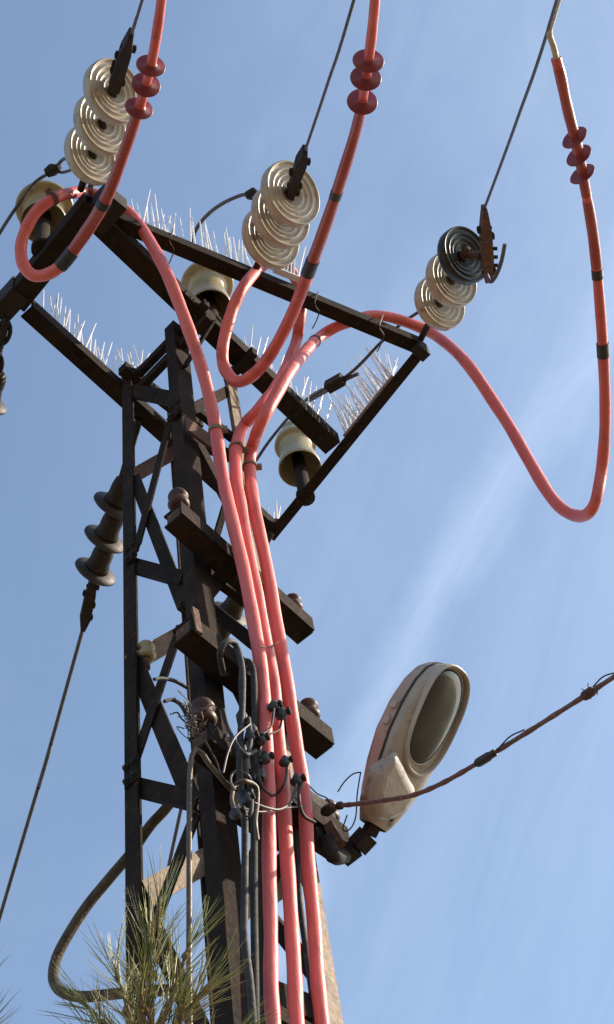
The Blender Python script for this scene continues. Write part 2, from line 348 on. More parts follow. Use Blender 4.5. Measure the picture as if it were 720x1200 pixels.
# ------------------------------------------------------------------ lower crossarms
arms = []
def crossarm(l, r, w, h, label, off=.075):
    p = face(*l, off); d = (face(*r, off)-p); d.z = 0; q = atz(r[0], r[1], p.z)
    t = thing('crossarm', label, 'crossarm', (p+q)/2, 'steel crossarms bolted across the middle of the pole')
    mb = MB(); o = NF; tk = .010
    mb.box(p + o*(w/2-tk/2), q + o*(w/2-tk/2), tk, h, Z)
    mb.box(p - Z*(h/2-tk/2) - o*(tk/2+.0005), q - Z*(h/2-tk/2) - o*(tk/2+.0005), w-tk-.001, tk, Z)
    mb.box(p + Z*(h/2-tk/2) - o*(tk/2+.0005), q + Z*(h/2-tk/2) - o*(tk/2+.0005), w-tk-.001, tk, Z)
    mb.obj('channel', 'steel', t)
    for e, s in ((p, 1), (q, -1)):
        dd = (q-p).normalized(); MB().box(e + dd*s*.004, e + dd*s*.012, w-2*tk-.002, h-2*tk-.002, Z).obj('end_cap', 'rust', t)
    for k in (.3, .46, .62): bolt(t, p.lerp(q, k) - Z*h/2, -Z, .8)
    arms.append((t, p, q)); return p, q
Aa = crossarm((203, 603), (358, 740), .085, .078, 'uppermost of the three lower crossarms, passing behind the three red cables')
Bb = crossarm((214, 738), (380, 872), .085, .082, 'middle lower crossarm with a rust lit end plate at its left')
Cc = crossarm((234, 866), (398, 990), .085, .08, 'lowest crossarm among the tangled wires, carrying the street lamp bracket')
p, q = Bb; MB().box(p + U*.022 + NF*.049 - Z*.05, p + U*.012 + NF*.049 + Z*.07, .026, .008, NF).obj('end_plate', 'rust', arms[1][0])
# small bracket bar seen below the insulator of the middle phase
p, q = face(219, 497, .03), face(256, 533, .03)
MB().box(p, V((q.x, q.y, p.z)), .012, .11, Z).obj('bracket_plate', 'rust', pole)
# ------------------------------------------------------------------ spool / pin insulators low down
def spool(pt, label, mt='brown', s=1.0, ax=None, lean=None):
    ax = (ax or Z).normalized()
    t = thing('pin_insulator', label, 'insulator', pt, 'small pin insulators on the lower crossarms')
    MB().lathe(pt, ax, [(0, -.02), (.013*s, -.02), (.013*s, .05*s), (0, .05*s)], 10).obj('pin', 'rust', t)
    pr = [(.014, .034), (.022, .034), (.030, .040), (.034, .052), (.031, .062), (.022, .070), (.021, .078), (.030, .086), (.032, .096), (.028, .108), (.016, .116), (0, .118)]
    MB().lathe(pt, ax, [(a*s, h*s) for a, h in pr], 22).obj('porcelain', mt, t)
    return t
def on_arm(arm, k, dz=.048): return arm[0].lerp(arm[1], k) + Z*dz
spool(on_arm(Aa, .05), 'small brown pin insulator at the left end of the uppermost lower crossarm', 'brown', 1.15)
spool(on_arm(Aa, .93), 'small dark pin insulator on the right end of the uppermost lower crossarm', 'brown', 1.0)
spool(on_arm(Bb, .92, .05), 'reddish pin insulator on the right end of the middle lower crossarm', 'brown', 1.05)
spool(on_arm(Cc, .04, .045), 'brown pin insulator with frayed binding wire at left end of lowest crossarm', 'brown', 1.2)
spool(on_arm(Cc, .95, .045), 'brown pin insulator beside the street lamp bracket', 'brown', 1.0)
spool(onNL(172, 779, -.05), 'pale cup shaped insulator on a dark clamp by the left pole leg', 'olive', 1.0)
# ------------------------------------------------------------------ disc strings towards the camera
RD = .128
def disc_profile(R):
    pr = [(0, -.075), (.030, -.075), (.036, -.065), (.038, -.03), (.052, -.022), (R*.74, -.040), (R*.93, -.030), (R*.985, -.018), (R, .004), (R, .018), (R*.985, .026)]
    k = [.97, .93, .90, .85, .79, .755, .73, .69, .62, .585, .56, .52, .45, .42, .395, .35, .28, .25]
    h = [.027, .025, .0190, .0185, .019, .0230, .0230, .0155, .0150, .0185, .0190, .0115, .011, .0145, .0148, .007, .004, 0]
    return pr + [(R*a, b*1.0) for a, b in zip(k, h)] + [(0, 0)]
def string(name, label, S0, D1, k, mats, R=RD, n=28, pinmat='iron', span=.36):
    d = (D1-S0).normalized(); t = thing(name, label, 'insulator string', S0, 'insulator strings pulling on the crossarm frame')
    L = (D1-S0).length; e_ = -(D1-CAM).normalized(); n_ = (e_*.71 + (RT*.86 + UP*.51)*.70).normalized()
    MB().tube([S0 - d*.02, S0 + d*(L-span+.0)], .016, 8).obj('shackle', 'iron', t)
    for i in range(k):
        c = D1 - d*(span*(i/(k-1)) if k > 1 else 0)
        o = MB().lathe(c, n_, disc_profile(R), n*2).obj('insulator_disc', mats[i], t)
        MB().lathe(c + n_*.004, d, [(0, -.02), (.021, -.02), (.021, .010), (.016, .016), (.012, .026), (.013, span/(k-1)-.06 if i else .05), (0, span/(k-1)-.059 if i else .051)], 14).obj('pin', pinmat, o)
    return t, d
A1 = atz(96, 219, 8.52); D1a = at_angle(A1, 132, 108, 41)
A2 = atz(301, 313, 8.52); D1b = at_angle(A2, 340, 228, 40)
A3 = atz(495, 394, 8.50); D1c = at_angle(A3, 543, 300, 42)
t1, d1 = string('insulator_string', 'string of three large cream ribbed discs at the upper left corner of the frame', A1, D1a, 3, ['cream']*3, .131, span=.40)
t2, d2 = string('insulator_string', 'middle string of three cream ribbed discs in front of the front beam', A2, D1b, 3, ['cream']*3, .141, span=.31)
t3, d3 = string('insulator_string', 'right string whose front disc is black and the other two cream', A3, D1c, 3, ['black', 'cream', 'cream'], .127, span=.34, pinmat='rust')
# dead-end clamps and line wires
def overhead(label, D1, ends, mt, t, far, farpx, ang, r=.0062):
    P = [at_angle(D1, *e, 38) if False else e for e in ends]
    w = thing('overhead_wire', label, 'wire', P[-1], 'dark overhead line wires passing over the camera')
    Q = at_angle(P[-1], *farpx, ang); dd = (Q-P[-1]); path = [P[-1] - dd.normalized()*.05, P[-1].lerp(Q, .5) - Z*.012*dd.length, Q]
    Q2 = Q + (dd.normalized() + V((0, 0, .16))).normalized()*8
    path += [Q.lerp(Q2, .25) - Z*.12, Q2]
    pp = smooth(path, 14); MB().tube(pp, r, 8).obj('conductor', 'wire', w)
    return pp
def clamp_body(t, P, wds, thick, mt, bolts=4, side=None):
    mb = MB(); tt, a, b_ = frame(P[-1]-P[0], side)
    n = len(P); v = []
    for p, w in zip(P, wds):
        v += [p + a*(-thick/2) + b_*(-w/2), p + a*(thick/2) + b_*(-w/2), p + a*(thick/2) + b_*(w/2), p + a*(-thick/2) + b_*(w/2)]
    f = [(0, 1, 2, 3), (4*n-1, 4*n-2, 4*n-3, 4*n-4)]
    for i in range(n-1):
        for j in range(4): f.append((4*i+j, 4*i+(j+1) % 4, 4*i+4+(j+1) % 4, 4*i+4+j))
    mb.add(v, f); o = mb.obj('dead_end_clamp', mt, t)
    for k in range(bolts):
        p = P[0].lerp(P[-1], (k+.7+random.uniform(-.25, .25))/(bolts+.9)); s = 1 if random.random() < .5 else -1
        MB().tube([p - b_*.026*s, p + b_*.036*s], .007, 6).obj('clamp_bolt', 'iron', o)
        MB().lathe(p + b_*.020*s, b_*s, [(0, 0), (.016, 0), (.016, .014), (0, .014)], 6, False).obj('nut', 'iron', o)
    return o
e1 = at_angle(D1a, 154, 40, 33); clamp_body(t1, [D1a+d1*.03, D1a.lerp(e1, .35), D1a.lerp(e1, .75), e1], [.045, .05, .045, .02], .055, 'iron', 5)
e2 = at_angle(D1b, 358, 176, 33); clamp_body(t2, [D1b+d2*.02+(D1b-e2).normalized()*.07, D1b.lerp(e2, .35), D1b.lerp(e2, .75), e2], [.03, .035, .045, .02], .05, 'iron', 4)
c0 = D1c + d3*.05; e3 = at_angle(D1c, 568, 244, 35); s3_ = at_angle(D1c, 572, 327, 70)
clamp_body(t3, [s3_, s3_.lerp(e3, .3), s3_.lerp(e3, .7), e3], [.03, .05, .045, .018], .05, 'rust', 4)
MB().tube([c0-d3*.04, s3_.lerp(e3, .35)], .016, 8).obj('clevis', 'rust', t3)
for k in range(4):
    p = s3_.lerp(e3, .08+.12*k); MB().tube([p, p + RT*.045 - d3*.0], .008, 6).obj('clamp_bolt', 'iron', t3)
hk = pts([(570, 322, 'r', 7.0), (575, 330, 'r', 6.98), (582, 322, 'r', 6.96), (588, 306, 'r', 6.94), (592, 286, 'r', 6.92)])
MB().tube(smooth(hk, 6), .009, 8).obj('wire_tail', 'wire', t3)
w1 = overhead('dark stranded overhead wire leaving the upper left insulator string', D1a, [e1], None, t1, None, (167, 0), 30)
w2 = overhead('dark stranded overhead wire rising from the middle insulator string', D1b, [e2], None, t2, None, (415, 0), 30)
w3 = overhead('dark stranded overhead wire rising from the string with the black disc', D1c, [e3], None, t3, None, (653, 0), 30)
def range_on(w, px, py): i = near(w, px, py); return (w[i]-CAM).length
# ------------------------------------------------------------------ bell insulators on the frame
def bell(pt, label, pin, gap, r1, r2, mt='olive'):
    """tall two skirt insulator: lower skirt r1 on a pin, upper skirt r2 a gap above it"""
    t = thing('bell_insulator', label, 'insulator', pt, 'large bell insulators standing on the crossarm frame')
    inner = [(.02, gap*.7), (r1*.62, gap*.45), (r1*.86, .05), (r1*.93, .002)]
    pr = [(r1*.97, -.004), (r1*1.0, .004), (r1*.98, .03), (r1*.86, gap*.42), (r1*.74, gap*.68), (r1*.76, gap*.86), (r2*.80, gap*.97), (r2*.95, gap-.006), (r2, gap+.002), (r2*.99, gap+.012), (r2*.90, gap+.05), (r2*.68, gap+.09), (r2*.5, gap+.115), (r2*.44, gap+.13), (r2*.52, gap+.145), (r2*.50, gap+.17), (r2*.3, gap+.19), (0, gap+.195)]
    MB().lathe(pt + Z*pin, Z, inner+pr, 44).obj('porcelain', mt, t)
    MB().lathe(pt, Z, [(0, -.03), (.045, -.03), (.045, .010), (.034, .02), (.030, pin+gap*.5), (0, pin+gap*.5)], 14).obj('pin', 'steel', t)
    return t
b1 = bell(atz(49, 290, 8.54), 'yellowed bell insulator behind the looped red cable at the far left', .28, .17, .104, .132)
b2 = bell(atz(249, 379, 8.55), 'cream bell insulator behind the front beam near the pole top', .15, .27, .100, .124)
b3 = bell(atz(358, 580, 8.53), 'cream bell insulator on the right beam, its hollow underside showing', .25, .23, .106, .106, 'olive')
# jumper wires over the bell insulators
def wire(name, label, P, r, mt, group=None, n=8, k=8, cat='wire'):
    pp = smooth(pts(P), k); t = thing(name, label, cat, pp[0], group); MB().tube(pp, r, n).obj('conductor', mt, t); return t, pp
j1, _ = wire('jumper_wire', 'dark jumper wire tied over the far left bell insulator', [(-14, 296, 'r', 7.9), (3, 268, 'r', 7.85), (18, 245, 'r', 7.8), (40, 215, 'r', 7.78), (62, 200, 'r', 7.74), (76, 186, 'r', 7.65), (88, 196, 'r', 7.4), (97, 210, 'z', 8.56)], .008, 'wire', 'jumper wires at the pole top')
MB().tube(pts([(55, 203, 'r', 7.74), (62, 199, 'r', 7.73), (70, 196, 'r', 7.7)]), [.022, .03, .012], 8).obj('binding', 'iron', j1)
MB().tube(smooth(pts([(62, 200, 'r', 7.74), (74, 202, 'r', 7.7), (88, 198, 'r', 7.6), (98, 200, 'r', 7.5)])), .007, 8).obj('conductor', 'wire', j1)
j2, _ = wire('jumper_wire', 'curved dark jumper wire rising from the bell insulator behind the front beam', [(228, 300, 'z', 8.8), (226, 282, 'r', 7.9), (233, 264, 'r', 7.85), (250, 246, 'r', 7.8), (272, 233, 'r', 7.75), (292, 228, 'r', 7.7), (305, 240, 'r', 7.6)], .009, 'wire', 'jumper wires at the pole top')
MB().tube(pts([(289, 229, 'r', 7.7), (296, 227, 'r', 7.69), (303, 231, 'r', 7.68)]), [.018, .03, .02], 8).obj('connector', 'iron', j2)
j3, _ = wire('jumper_wire', 'dark jumper wire with a parallel clamp below the right end of the front beam', [(300, 540, 'z', 8.75), (318, 514, 'z', 8.78), (345, 482, 'z', 8.74), (368, 462, 'z', 8.68), (393, 450, 'z', 8.62), (418, 431, 'z', 8.56), (446, 402, 'z', 8.62), (470, 380, 'z', 8.66), (490, 366, 'z', 8.66)], .008, 'wire', 'jumper wires at the pole top')
MB().tube(smooth(pts([(362, 470, 'z', 8.7), (385, 457, 'z', 8.63), (405, 445, 'z', 8.58), (420, 438, 'z', 8.55)])), .009, 8).obj('conductor', 'wire', j3)
p, q = pts([(384, 454, 'z', 8.6), (402, 444, 'z', 8.57)]); MB().box(p, q, .05, .045, Z).obj('parallel_clamp', 'iron', j3)
# ------------------------------------------------------------------ bird spikes
spike_me = MB().tube([V((0, 0, 0)), V((0, 0, 1))], [.0058, .0030], 5).mesh('spike', 'spike')
def spikes(label, p, q, n, h, spread, up=.03):
    t = thing('bird_spike_strip', label, 'bird spikes', (p+q)/2, 'clear plastic bird spikes along the beams')
    MB().box(p+Z*up, q+Z*up, .03, .008, Z).obj('base_strip', 'spike', t)
    d = (q-p).normalized(); s = d.cross(Z)
    for i in range(n):
        for k in (-1, 0, 1) if spread > .2 else (0, 1):
            if random.random() < .12: continue
            a = p.lerp(q, (i+.5+random.uniform(-.2, .2))/n) + Z*up
            v_ = (Z + s*(spread*k + random.uniform(-.06, .06)) + d*random.uniform(-.12, .12)).normalized()
            share('spike', spike_me, t, Matrix.LocRotScale(a, v_.to_track_quat('Z', 'Y'), V((1, 1, h*random.uniform(.8, 1.1)))))
spikes('row of clear bird spikes standing along the front beam left of centre', front[0].lerp(front[1], .10), front[0].lerp(front[1], .50), 22, .33, .10, .035)
spikes('row of clear bird spikes on the back beam at the far left', bk[0].lerp(bk[1], .05), bk[0].lerp(bk[1], .34), 15, .28, .14, .04)
spikes('row of clear bird spikes on the middle beam behind the red cables', mid[0].lerp(mid[1], .62), mid[0].lerp(mid[1], .97), 19, .28, .28, .052)
spikes('dense row of clear bird spikes on the right beam near its bend', rb[0].lerp(rb[1], .16), rb[0].lerp(rb[1], .48), 19, .29, .30, .035)
spikes('short row of clear bird spikes at the lower end of the right beam', rb[0].lerp(rb[1], .93), rb[0].lerp(rb[1], 1.04), 4, .20, .2, .035)
spikes('few clear bird spikes beside the left pole top', atz(143, 448, 8.55), atz(168, 432, 8.55), 5, .22, .25, .02)
spikes('few clear bird spikes beside the middle disc string', atz(322, 318, 8.56), atz(352, 330, 8.56), 7, .22, .40, .02)
# ------------------------------------------------------------------ red cables
def red_cable(label, P, rad, sheds, bands, shrink, ties=(), shr=.054, lean=0):
    pp = smooth(pts(P), 9); rr = []
    rs = random.Random(len(label)); ph_ = [(rs.uniform(.5, 1.4), rs.uniform(0, 6), V((rs.uniform(-1, 1), rs.uniform(-1, 1), rs.uniform(-1, 1)))) for _ in range(5)]
    pp = [p + sum((w_*math.sin(i*f_*.35 + a_) for f_, a_, w_ in ph_), V((0, 0, 0)))*.0012 for i, p in enumerate(pp)]
    n = len(pp)
    for i, p in enumerate(pp): rr.append(rad(i, p)*(1 + .025*math.sin(i*.9+n) + .02*math.sin(i*.37)))
    t = thing('red_cable', label, 'cable', pp[-1], 'thick faded red power cables running down the pole')
    MB().tube(pp, rr, 16).obj('sheath', 'pink', t)
    for (a, b_) in shrink:
        i, j = sorted((near(pp, *a), near(pp, *b_))); MB().tube(pp[i:j+1], [r*1.06 for r in rr[i:j+1]], 16).obj('heat_shrink', 'red', t)
    for s in sheds:
        i = near(pp, *s); d = (pp[min(i+1, n-1)]-pp[i-1]).normalized(); r = shr
        d = (d*(-1 if d.dot(raydir(*s)) > 0 else 1) - raydir(*s)*(.14-lean*.3) - RT*lean).normalized()
        MB().lathe(pp[i], d, [(rr[i]*.9, -.020), (rr[i]*1.18, -.014), (rr[i]*1.3, -.004), (r*.97, .000), (r, .0025), (r*.97, .004), (rr[i]*1.3, .003), (rr[i]*1.18, .012), (rr[i]*.9, .016)], 28).obj('shed', 'shed', t)
    for x, y, l in bands:
        i = near(pp, x, y); c = pp[i]; d = (pp[min(i+1, n-1)]-pp[max(i-1, 0)]).normalized()
        seg = [pp[k] for k in range(n) if (pp[k]-c).length <= l/2 and abs(k-i) < 12]
        if len(seg) < 3: seg = [c-d*l/2, c, c+d*l/2]
        MB().tube(seg, rr[i]*1.13, 16).obj('black_band', 'tape', t)
    for x, y, m_ in ties:
        i = near(pp, x, y); c = pp[i]; d = (pp[min(i+1, n-1)]-pp[max(i-1, 0)]).normalized()
        o = MB().tube([c-d*.009, c, c+d*.009], rr[i]*1.22, 14).obj('cable_tie', m_, t)
        s = d.cross(raydir(x, y)).normalized(); MB().box(c + s*rr[i]*.9, c + s*rr[i]*1.9, .02, .02, d).obj('buckle', m_, o)
    return t, pp, rr
RC = lambda i, p: .0262 if p.z > 7.8 else .0190 + .0072*max(0, (p.z-4.2)/3.6)
r1 = range_on(w1, 167, 0)
c1, pp1, rr1 = red_cable('red cable coiled in a small loop over the upper left frame corner',
 [(204, -95, 'r', r1-.15), (194, -30, 'r', r1-.1), (186, 20, 'r', r1), (177, 78, 'r', r1+.1), (163, 127, 'r', 6.60), (142, 190, 'r', 6.72), (121, 238, 'r', 6.85), (95, 282, 'r', 6.98), (68, 314, 'r', 7.05), (42, 324, 'r', 7.1),
  (27, 308, 'r', 7.15), (27, 280, 'r', 7.2), (42, 248, 'r', 7.25), (68, 231, 'r', 7.3), (96, 225, 'z', 8.64), (124, 233, 'z', 8.64), (150, 249, 'z', 8.62), (172, 276, 'r', 7.42), (193, 315, 'f', .30), (216, 372, 'f', .27), (236, 430, 'f', .22), (251, 490, 'f', .17),
  (261, 560, 'f', .14), (271, 605, 'f', .16), (287, 671, 'f', .17), (300, 745, 'f', .17), (309, 812, 'f', .17), (313, 880, 'f', .16), (315, 950, 'f', .15), (316, 1040, 'f', .15), (317, 1120, 'f', .15), (321, 1193, 'f', .15), (327, 1290, 'f', .15), (336, 1420, 'f', .15)],
 lambda i, p: RC(i, p)*(.70 + .27*min(1, max(0, (i-30)/30))), [(177, 76), (169, 102), (162, 127)], [(121, 236, .035), (80, 301, .10)], [((162, 135), (121, 236)), ((121, 240), (86, 293))],
 [(62, 234, 'rust'), (106, 226, 'rust'), (255, 508, 'zinc_sunlit_steel')])
r2 = range_on(w2, 415, 0)
c2, pp2, rr2 = red_cable('red cable hanging from top centre in a tall loop below the front beam',
 [(446, -90, 'r', r2-.1), (441, -20, 'r', r2), (437, 30, 'r', r2+.08), (430, 85, 'r', r2+.2), (418, 150, 'r', 6.2), (394, 228, 'r', 6.4), (364, 313, 'r', 6.65), (336, 382, 'r', 6.85), (308, 428, 'r', 6.97), (282, 447, 'r', 7.03),
  (264, 434, 'r', 7.1), (262, 404, 'r', 7.16), (272, 364, 'r', 7.25), (286, 336, 'r', 7.34), (305, 314, 'z', 8.62), (324, 305, 'z', 8.68), (341, 317, 'z', 8.66), (352, 342, 'z', 8.60), (352, 374, 'z', 8.5), (346, 404, 'z', 8.42), (330, 443, 'f', .27), (306, 477, 'f', .24),
  (286, 499, 'f', .13), (277, 526, 'f', .12), (277, 560, 'f', .13), (283, 600, 'f', .15), (296, 671, 'f', .16), (309, 738, 'f', .16), (321, 809, 'f', .16), (327, 871, 'f', .15), (333, 945, 'f', .14), (338, 1025, 'f', .13), (344, 1120, 'f', .13), (348, 1193, 'f', .13), (355, 1290, 'f', .13), (363, 1420, 'f', .13)],
 lambda i, p: RC(i, p)*(.70 + .27*min(1, max(0, (i-30)/30))), [(433, 72), (429, 95), (423, 120)], [(393, 229, .035), (364, 313, .085)], [((422, 128), (393, 228)), ((393, 232), (366, 307))], [(273, 526, 'zinc_sunlit_steel')])
r3 = range_on(w3, 640, 40)
c3, pp3, rr3 = red_cable('red cable in a wide loop at right, its end taped to an overhead wire',
 [(652, 68, 'r', r3+.05), (660, 105, 'r', r3+.1), (673, 156, 'r', r3+.2), (683, 205, 'r', r3+.3), (693, 262, 'r', r3+.4), (701, 330, 'r', r3+.5), (707, 410, 'r', r3+.62), (709, 480, 'r', r3+.72), (706, 545, 'r', r3+.82), (696, 592, 'r', 6.1+.3),
  (678, 605, 'r', 6.55), (652, 590, 'r', 6.7), (620, 540, 'r', 6.95), (585, 480, 'r', 7.25), (548, 427, 'r', 7.5), (510, 393, 'z', 8.60), (475, 377, 'z', 8.64), (438, 370, 'z', 8.62), (405, 379, 'z', 8.54), (372, 397, 'z', 8.45), (347, 426, 'f', .40), (326, 459, 'f', .36),
  (307, 494, 'f', .28), (296, 522, 'f', .16), (293, 548, 'f', .12), (297, 585, 'f', .15), (312, 665, 'f', .15), (326, 738, 'f', .15), (338, 809, 'f', .15), (349, 880, 'f', .14), (357, 945, 'f', .13), (363, 1025, 'f', .12), (371, 1120, 'f', .12), (377, 1193, 'f', .12), (385, 1290, 'f', .12), (395, 1420, 'f', .12)],
 lambda i, p: RC(i, p)*(.70 + .27*min(1, max(0, (i-30)/60))), [(674, 160), (679, 183), (684, 205)], [(699, 318, .035), (707, 412, .065), (368, 400, .02)], [((654, 80), (688, 228)), ((690, 234), (698, 312))], [(294, 548, 'zinc_sunlit_steel')], .047, .42)
MB().tube(smooth(pts([(653, 72, 'r', r3+.05), (649, 55, 'r', r3+.03), (644, 38, 'r', r3), (649, 18, 'r', r3-.05), (657, -8, 'r', r3-.12), (668, -40, 'r', r3-.2)]), 6), [.010]*24+[.013]*7, 10).obj('cable_lug', 'lug', c3)
# ------------------------------------------------------------------ strings pulling the other way
def string_away(label, P0, px, ang, n, span, wirepts, chain=None, R=.105):
    Q = at_angle(P0, *px, ang, True); d = (Q-P0).normalized(); L = (Q-P0).length
    t = thing('insulator_string', label, 'insulator string', P0, 'insulator strings on the far side of the pole')
    MB().tube([P0, P0 + d*(L-span-.10)], .018, 8).obj('link', 'iron', t)
    e_ = (Q-CAM).normalized(); an_ = (e_*.34 + (-RT*.50 - UP*.84)*.94).normalized()
    for i in range(n):
        c = Q - d*(span*i/(n-1))
        o = MB().lathe(c, an_, [(0, .012), (.03, .012), (R*.4, .004), (R*.5, .014), (R*.62, .004), (R*.75, .014), (R*.9, .012), (R, .004), (R*.98, -.006), (R*.6, -.014), (.045, -.020), (0, -.02)], 36).obj('insulator_disc', 'greyglaze', t)
        MB().lathe(c, an_.lerp(d, .5).normalized(), [(.0, -.012), (.060, -.014), (.058, -.03), (.050, -.06), (.050, -.10), (.044, -.135), (.030, -.15), (0, -.15)], 24).obj('cap', 'tanbody', o)
        MB().lathe(c, d, [(0, .03), (.02, .03), (.018, span/(n-1)-.11 if i else .08), (0, span/(n-1)-.109 if i else .081)], 10).obj('pin', 'iron', o)
    return t, Q, d
B2 = atz(163, 492, 8.46)
tb2, Qb, db = string_away('string of three grey discs with tan caps hanging beyond the left leg', B2, (112, 670), 68, 3, .34, None)
e = at_angle(Qb, 97, 738, 68, True)
clamp_body(tb2, [Qb+db*.03, Qb.lerp(e, .4), Qb.lerp(e, .8), e], [.03, .05, .05, .02], .05, 'iron', 4)
def away_wire(label, p0, p1, ang, ext):
    t = thing('overhead_wire', label, 'wire', p0, 'dark overhead line wires leaving on the far side'); q = at_angle(p0, *p1, ang, True); d = (q-p0)
    P = [p0 - d.normalized()*.05, p0.lerp(q, .5)-Z*.04, q, q + (d.normalized()+Z*.04).normalized()*ext]; MB().tube(smooth(P, 10), .0095, 8).obj('conductor', 'wire', t)
away_wire('dark line wire sloping down to the lower left from the grey disc string', e, (0, 1075), 62, 10)
B3 = atz(318, 624, 8.44)
tb3, Qc, dc = string_away('string of grey discs half hidden behind the middle of the pole', B3, (252, 752), 60, 3, .34, None, R=.10)
away_wire('dark line wire passing down behind the lattice near the pine needles', Qc, (190, 1052), 66, 8)
B1 = atz(8, 372, 8.44)
tb1, Qd, dd_ = string_away('string of pale discs cut off by the left edge of the photo', B1, (-34, 545), 66, 3, .32, None, R=.10)
for k, yy in enumerate((380, 396, 412)):   # open chain links
    c = B1.lerp(Qd, .10+.055*k*2); ex = (Qd-B1).normalized(); _, a, b_ = frame(ex)
    s = a if k % 2 else b_
    ringp = [c + ex*(math.cos(2*math.pi*j/14)*.055) + s*(math.sin(2*math.pi*j/14)*.030) for j in range(15)]
    MB().tube(ringp, .010, 8, False).obj('chain_link', 'iron', tb1)
# ------------------------------------------------------------------ grey service cables by the red ones
def cable(label, P, r, mt, group='dark cables and conduits running down the pole', name='service_cable', n=10):
    return wire(name, label, P, r, mt, group, n, 8, 'cable')
cable('grey cable arching over the middle crossarm then running down left of the red cables', [(262, 790, 'f', .10), (258, 765, 'f', .16), (266, 752, 'f', .19), (277, 757, 'f', .19), (284, 785, 'f', .19), (284, 830, 'f', .18), (281, 880, 'f', .17), (282, 920, 'f', .15), (287, 965, 'f', .15), (287, 1040, 'f', .14), (287, 1100, 'f', .14), (293, 1150, 'f', .14), (297, 1200, 'f', .14), (304, 1290, 'f', .14), (310, 1400, 'f', .14)], .0100, 'blackpvc')
cable('grey cable bent over beside the first red cable', [(285, 830, 'f', .10), (283, 795, 'f', .12), (288, 776, 'f', .17), (295, 780, 'f', .18), (298, 800, 'f', .17), (299, 850, 'f', .15), (298, 910, 'f', .14), (298, 980, 'f', .14), (298, 1060, 'f', .14), (299, 1130, 'f', .14), (300, 1200, 'f', .14), (303, 1290, 'f', .14), (306, 1400, 'f', .14)], .0100, 'grey')
cable('pale grey cable close against the first red cable', [(292, 850, 'f', .10), (300, 880, 'f', .14), (304, 930, 'f', .13), (305, 1000, 'f', .13), (305, 1080, 'f', .13), (307, 1140, 'f', .13), (310, 1200, 'f', .13), (314, 1290, 'f', .13), (318, 1400, 'f', .13)], .0085, 'grey')
cable('thin black cable hanging behind the third red cable', [(346, 940, 'f', .02), (348, 1000, 'f', .02), (352, 1060, 'f', .02), (360, 1120, 'f', .02), (366, 1165, 'f', .02), (374, 1230, 'f', .02), (388, 1400, 'f', .02)], .009, 'blackpvc')
def onNLp(L, off): return [onNL(x, y, off) for x, y in L]
def cableP(label, P, r, mt, group='dark cables and conduits running down the pole', name='service_cable'):
    pp = smooth(P, 10); t = thing(name, label, 'cable', pp[0], group); MB().tube(pp, r, 12).obj('jacket', mt, t); return t, pp
cableP('tan cable curving out of the wire tangle then running straight down past the pine', [face(272, 926, .12), face(262, 915, .13), face(246, 896, .13), face(236, 882, .13), face(227, 882, .12), face(223, 902, .11), face(222, 960, .10), face(222, 1060, .10), face(222, 1150, .10), face(224, 1300, .10)], .0075, 'tan')
cableP('thick dark flexible conduit swinging out to the lower left of the pole', [corner('N', 5.62)+U*.05+VV*.05, onNL(199, 942, -.12), onNL(176, 968, -.12), onNL(155, 998, -.12), onNL(128, 1030, -.10), onNL(102, 1062, -.08), onNL(80, 1096, -.06), onNL(66, 1124, -.05), onNL(63, 1148, -.05), onNL(74, 1163, -.05), onNL(100, 1168, -.07), onNL(150, 1163, -.10), onNL(200, 1160, -.14)], .0165, 'conduit')
# short stub wires left of the pole
for lab, P in (('black stub of wire poking out from behind the pole at the middle crossarm', [(181, 796), (190, 795), (205, 798), (220, 806)]),
               ('grey stub of wire curling above the lowest crossarm', [(193, 822), (202, 820), (212, 826), (219, 838)]),
               ('kinked thin wire end left of the frayed insulator', [(200, 837), (208, 835), (212, 841), (217, 846)])):
    wire('wire_stub', lab, [(x, y, 'f', .06) for x, y in P], .006 if 'thin' not in lab else .0025, 'grey' if 'grey' in lab else 'blackpvc', 'loose wire ends round the pole', 6, 6)
# ------------------------------------------------------------------ connectors and loops on the lower crossarms
def connector(px, py, label, s=1.0, off=.20):
    c = face(px, py, off); t = thing('cable_connector', label, 'connector', c, 'black wire connectors clamped round the red cables')
    a = raydir(px, py); up = Z
    s *= .66; MB().tube([c - Z*.030*s, c - Z*.018*s - U*.004, c + Z*.010*s + U*.003, c + Z*.034*s], [.014*s, .027*s, .023*s, .012*s], 9).obj('body', 'tape', t)
    MB().tube([c + U*.0 - NF*.0, c + NF*.035*s + U*.02*s], .010*s, 6).obj('bolt', 'iron', t)
    MB().lathe(c + NF*.022*s + U*.012*s, (NF+U*.5), [(0, 0), (.017*s, 0), (.017*s, .014*s), (0, .014*s)], 6, False).obj('nut', 'iron', t)
for a in ((321, 827, 'black connector on the second red cable above the wire tangle', 1.0), (330, 836, 'black connector with pale bolt between the second and third red cables', 1.1),
          (306, 866, 'black connector on the first red cable', 1.0), (294, 862, 'black connector left of the first red cable', .9), (311, 888, 'black connector at the left edge of the second red cable', 1.0), (334, 892, 'small black connector on the second red cable', .9),
          (348, 914, 'brown connector at the foot of the third red cable loop', 1.0), (277, 952, 'black round connector below the coiled wire', 1.0), (290, 935, 'black connector among the coiled wires', .8)):
    connector(*a)
